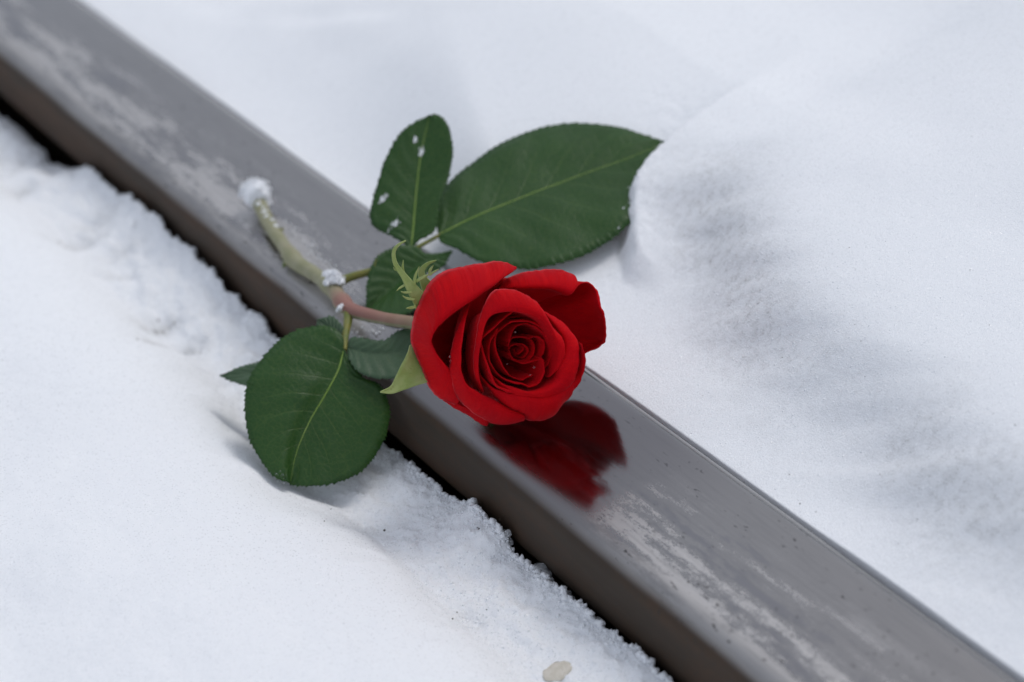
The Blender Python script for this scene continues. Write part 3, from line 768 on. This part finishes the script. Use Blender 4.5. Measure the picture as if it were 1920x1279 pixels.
# --- sepals
def blade(pts_, widths, mat, parent, name, nrm=None, cup=0.2, n=40):
    P = resample(pts_, n); T = np.gradient(P, axis=0); T /= np.linalg.norm(T, axis=1)[:, None]
    nrm = TOCAM if nrm is None else nrm
    sd = np.cross(T, nrm); sd /= np.linalg.norm(sd, axis=1)[:, None]
    w = np.interp(np.linspace(0, 1, n), np.linspace(0, 1, len(widths)), widths)
    cols = np.linspace(-1, 1, 9)
    G = np.stack([P+sd*(w*c)[:, None]+nrm*(cup*w*(c*c))[:, None] for c in cols], 1)
    uv_ = np.stack([np.repeat(np.linspace(0, 1, n), 9), np.tile(cols, n)], 1)
    o = rpart(name, G.reshape(-1, 3), gridf(n, 9), mat, parent, uv=uv_)
    md = o.modifiers.new('thickness', 'SOLIDIFY'); md.thickness = 0.0006; md.offset = 0
    return o
def bp(px, py, z): return bl_world(loc(px, py, z)[None])[0]
blade([bp(812, 600, -27), bp(790, 566, -19), bp(772, 540, -16), bp(757, 517, -15), bp(742, 496, -14), bp(738, 474, -13), bp(746, 460, -12), bp(761, 451, -12)], [5, 4.4, 3.2, 2.4, 1.3, 0.9, 0.7, 0.25], M_sepal, bloom, 'sepal')
for a_, b_, w in [((760, 520), (756, 488), .9), ((777, 535), (786, 500), .9), ((780, 528), (806, 514), 1.0), ((763, 532), (744, 545), .7), ((772, 548), (752, 547), .7), ((778, 562), (755, 555), .8), ((780, 575), (762, 578), .9),
                  ((806, 516), (812, 498), .9), ((806, 516), (822, 505), .6), ((750, 508), (738, 502), .5)]:
    q0, q1 = np.array(a_, float), np.array(b_, float); m_ = (q0+q1)/2+np.array([-3, 1])
    blade([bp(*q0, -15.5), bp(*m_, -15), bp(*q1, -13.5)], [w*.6, w*.6, .05], M_sepal, bloom, 'sepal_barb', n=12)
blade([bp(815, 655, -28), bp(793, 682, -20), bp(770, 702, -17), bp(752, 718, -16), bp(735, 731, -15), bp(713, 735, -13)], [7.5, 9.4, 7.6, 4.8, 2.0, .2], M_sepal, bloom, 'sepal', cup=0.35)
blade([bp(818, 560, -30), bp(800, 535, -26), bp(790, 512, -24), bp(800, 496, -22), bp(818, 488, -21)], [5, 3, 1.6, .9, .15], M_sepal, bloom, 'sepal')

# ------------------------------------------------------------------ snow, ice and water lying on things
def clump(name, spots, label, cat, mat=M_snowc, group=None, extra=0, spread=1.0, gsz=(.35, .8)):
    parts = [lumpy(c, r, 4 if r > 1 else 2, 0.22, 1.7, i+len(label), sq, 0.09, 5.5) for i, (c, r, sq) in enumerate(spots)]
    if extra:
        P = []
        for k in range(extra):
            c, r, sq = random.choice(spots); d = np.array([random.gauss(0, 1) for _ in range(3)]); d[2] = abs(d[2]); d /= np.linalg.norm(d)
            P.append(np.asarray(c)+d*r*np.asarray(sq)*random.uniform(.9, 1+.18*spread))
        parts.append(grains(np.array(P), RNG.uniform(*gsz, extra)))
    V, F = join(parts)
    return tag(make(name, V, F, mat, origin=spots[0][0]), label, cat, group)
e = at(481, 370, 6.5)+TOCAM*3.5
clump('snow_clump', [(e+UI*1.5, 7.0, (1, 1, 1)), (e-UI*4+RI*3, 4.4, (1, 1, .8)), (e+UI*3-RI*2, 4.8, (1, 1, 1))], 'round cap of snow on the cut end of the rose stem', 'snow clump', extra=420, gsz=(.3, .7), spread=1.6)
clump('snow_clump', [(SP[k]+UI*2.4+TOCAM*1.2+RI*random.uniform(-1, 1), random.uniform(.9, 1.7), (1, 1, .8)) for k in (7, 9, 11, 13, 15, 18)], 'snow crumbs on the stem just below its snow cap', 'snow clump', extra=60, gsz=(.25, .5))
nd = at(626, 524, 14)
clump('snow_clump', [(nd-TOCAM*1.2, 2.6, (1.2, 1, .8)), (nd+RI*3-UI*1.0-TOCAM, 2.0, (1, 1, .8)), (nd-RI*3+UI*2.5-TOCAM, 1.7, (1.2, 1, .7)), (nd+UI*2.4+RI*.5-TOCAM, 1.4, (1, 1, 1)), (nd-RI*3.5-UI*2, 1.2, (1, 1, 1))], 'crumbly snow on the joint where the upper leaf stalk leaves the stem', 'snow clump', extra=340, gsz=(.25, .6), spread=2.6)
clump('snow_clump', [(at(637, 578, 13), 1.3, (1, 1, 1)), (at(633, 583, 12), 1.0, (1, 1, 1)), (at(641, 573, 13.5), .9, (1, 1, 1))], 'tiny snow crumb below the reddish bend of the stem', 'snow clump', extra=18, gsz=(.2, .4))
def lift(G, nrm, px, py):                     # nearest leaf vertex to a pixel
    d = G.reshape(-1, 3)-CAM; q = np.stack([960+FPX*(d@RI)/(d@FW), 639.5-FPX*(d@UI)/(d@FW)], 1)
    return G.reshape(-1, 3)[np.argmin(((q-[px, py])**2).sum(1))]
for (px, py), rr, lb in [((790, 286), 1.9, 'largest snow fleck high on the oval upright leaf'), ((715, 373), 2.0, 'snow fleck at the left margin of the oval upright leaf'),
                         ((740, 420), 2.1, 'icy snow fleck near the base of the oval upright leaf'), ((776, 262), 1.2, 'smallest snow fleck near the tip of the oval upright leaf')]:
    c = lift(G2, N2, px, py)+N2*0.3
    spots = []
    ang = random.uniform(.7, 1.3)
    for k in range(46):
        p_, q_ = random.gauss(0, rr*.75), random.gauss(0, rr*.33)
        o2 = RI*(p_*math.cos(ang)-q_*math.sin(ang))+UI*(p_*math.sin(ang)+q_*math.cos(ang)); o2 = o2-N2*np.dot(o2, N2)
        spots.append((c+o2, random.uniform(.14, .40), (1, 1, 1)))
    clump('snow_fleck', spots, lb, 'snow fleck', group='snow flecks on the upright leaf')
c = lift(G3, N3, 530, 893)+N3*0.4
clump('ice_crust', [(c+RI*random.gauss(0, 2)+UI*random.gauss(0, 2.2), random.uniform(.25, .6), (1, 1, 1)) for k in range(9)], 'bits of clear ice at the tip of the round hanging leaf', 'ice', mat=M_water)
# snow broken over the buried leaf tip
yt = RNG.uniform(_lb[2, 1]-4, _lb[-1, 1]+2, 1000); xt = XB(yt)+RNG.normal(-3.5, 2.2, 1000)
zt_ = np.maximum(HR(xt, yt), zleaf(xt, yt)+0.1)
V, F = grains(np.stack([xt, yt, zt_], 1), np.clip(.12+RNG.exponential(.2, 1000), 0, .8))
tag(make('snow_grains', V, F, M_snowc), 'snow crumbs along the buried tip of the largest leaf', 'snow grains', kind='stuff')
# little frosting on the rail by the stem
pts = [at(random.gauss(690, 16), random.gauss(622, 8), .3) for k in range(26)]+[at(np.interp(k, [0, 1], [515, 620])+random.gauss(12, 6), np.interp(k, [0, 1], [420, 520])+random.gauss(-6, 5), .2) for k in np.linspace(0, 1, 90)]
V, F = grains(np.array(pts), RNG.uniform(.2, .5, len(pts)))
tag(make('snow_grains', V, F, M_snowc), 'scattered snow crumbs on the rail beside the rose stem', 'snow grains', kind='stuff')
def icy(spots, name, label):
    parts = [lumpy(atx(px, py, -40.2)+np.array([0, 0, 1.2]), r*1.25, 3, .25, 1.5, i, (1, 1, 1), .08, 4) for i, (px, py, r) in enumerate(spots)]
    V, F = join(parts); tag(make(name, V, F, M_ice, origin=atx(spots[0][0], spots[0][1], -43.0)), label, 'ice')
icy([(1012, 1082, 4.2), (1021, 1088, 3.0), (1002, 1090, 2.8), (1033, 1094, 1.4)], 'ice_lump', 'largest clear ice lump on the snow edge by the rail')
icy([(1052, 1112, 1.8), (1062, 1122, 2.2), (1070, 1132, 2.0), (1080, 1142, 2.5), (1090, 1148, 2.0), (1098, 1158, 1.6), (1108, 1162, 1.8), (1122, 1172, 2.0)], 'ice_beads', 'chain of clear ice beads low on the snow edge by the rail')
icy([(925, 986, 1.5), (934, 992, 1.4), (944, 1006, 1.8), (950, 1016, 1.9), (957, 1022, 1.3), (948, 1028, 1.8), (953, 1004, 1.3)], 'ice_beads', 'upper cluster of small clear ice beads on the snow edge below the blossom')
icy([(379, 495, 1.5)], 'ice_bead', 'single clear ice bead on the snow edge below the snowy stem end')
# droplets on the petals
for px, py, z, lb in [(994, 703, 1.6, 'water droplet on the tongue-shaped petal below the heart of the rose'), (1001, 689, 1.2, 'water droplet right above another on the tongue-shaped petal'),
                      (966, 623, -1.4, 'topmost water droplet, above the heart of the rose'), (843, 669, -1, 'upper of two water droplets in the dark left hollow of the rose'),
                      (844, 677, -1, 'lower of two water droplets in the dark left hollow of the rose'), (951, 683, -1.5, 'lone water droplet left below the heart of the rose')]:
    V, F = lumpy(bp(px, py, z+0.6), random.uniform(.35, .6), 2, .1, 1.5, px)
    tag(make('water_droplet', V, F, M_water, origin=bp(px, py, z+0.6)), lb, 'droplet', 'droplets on the petals')
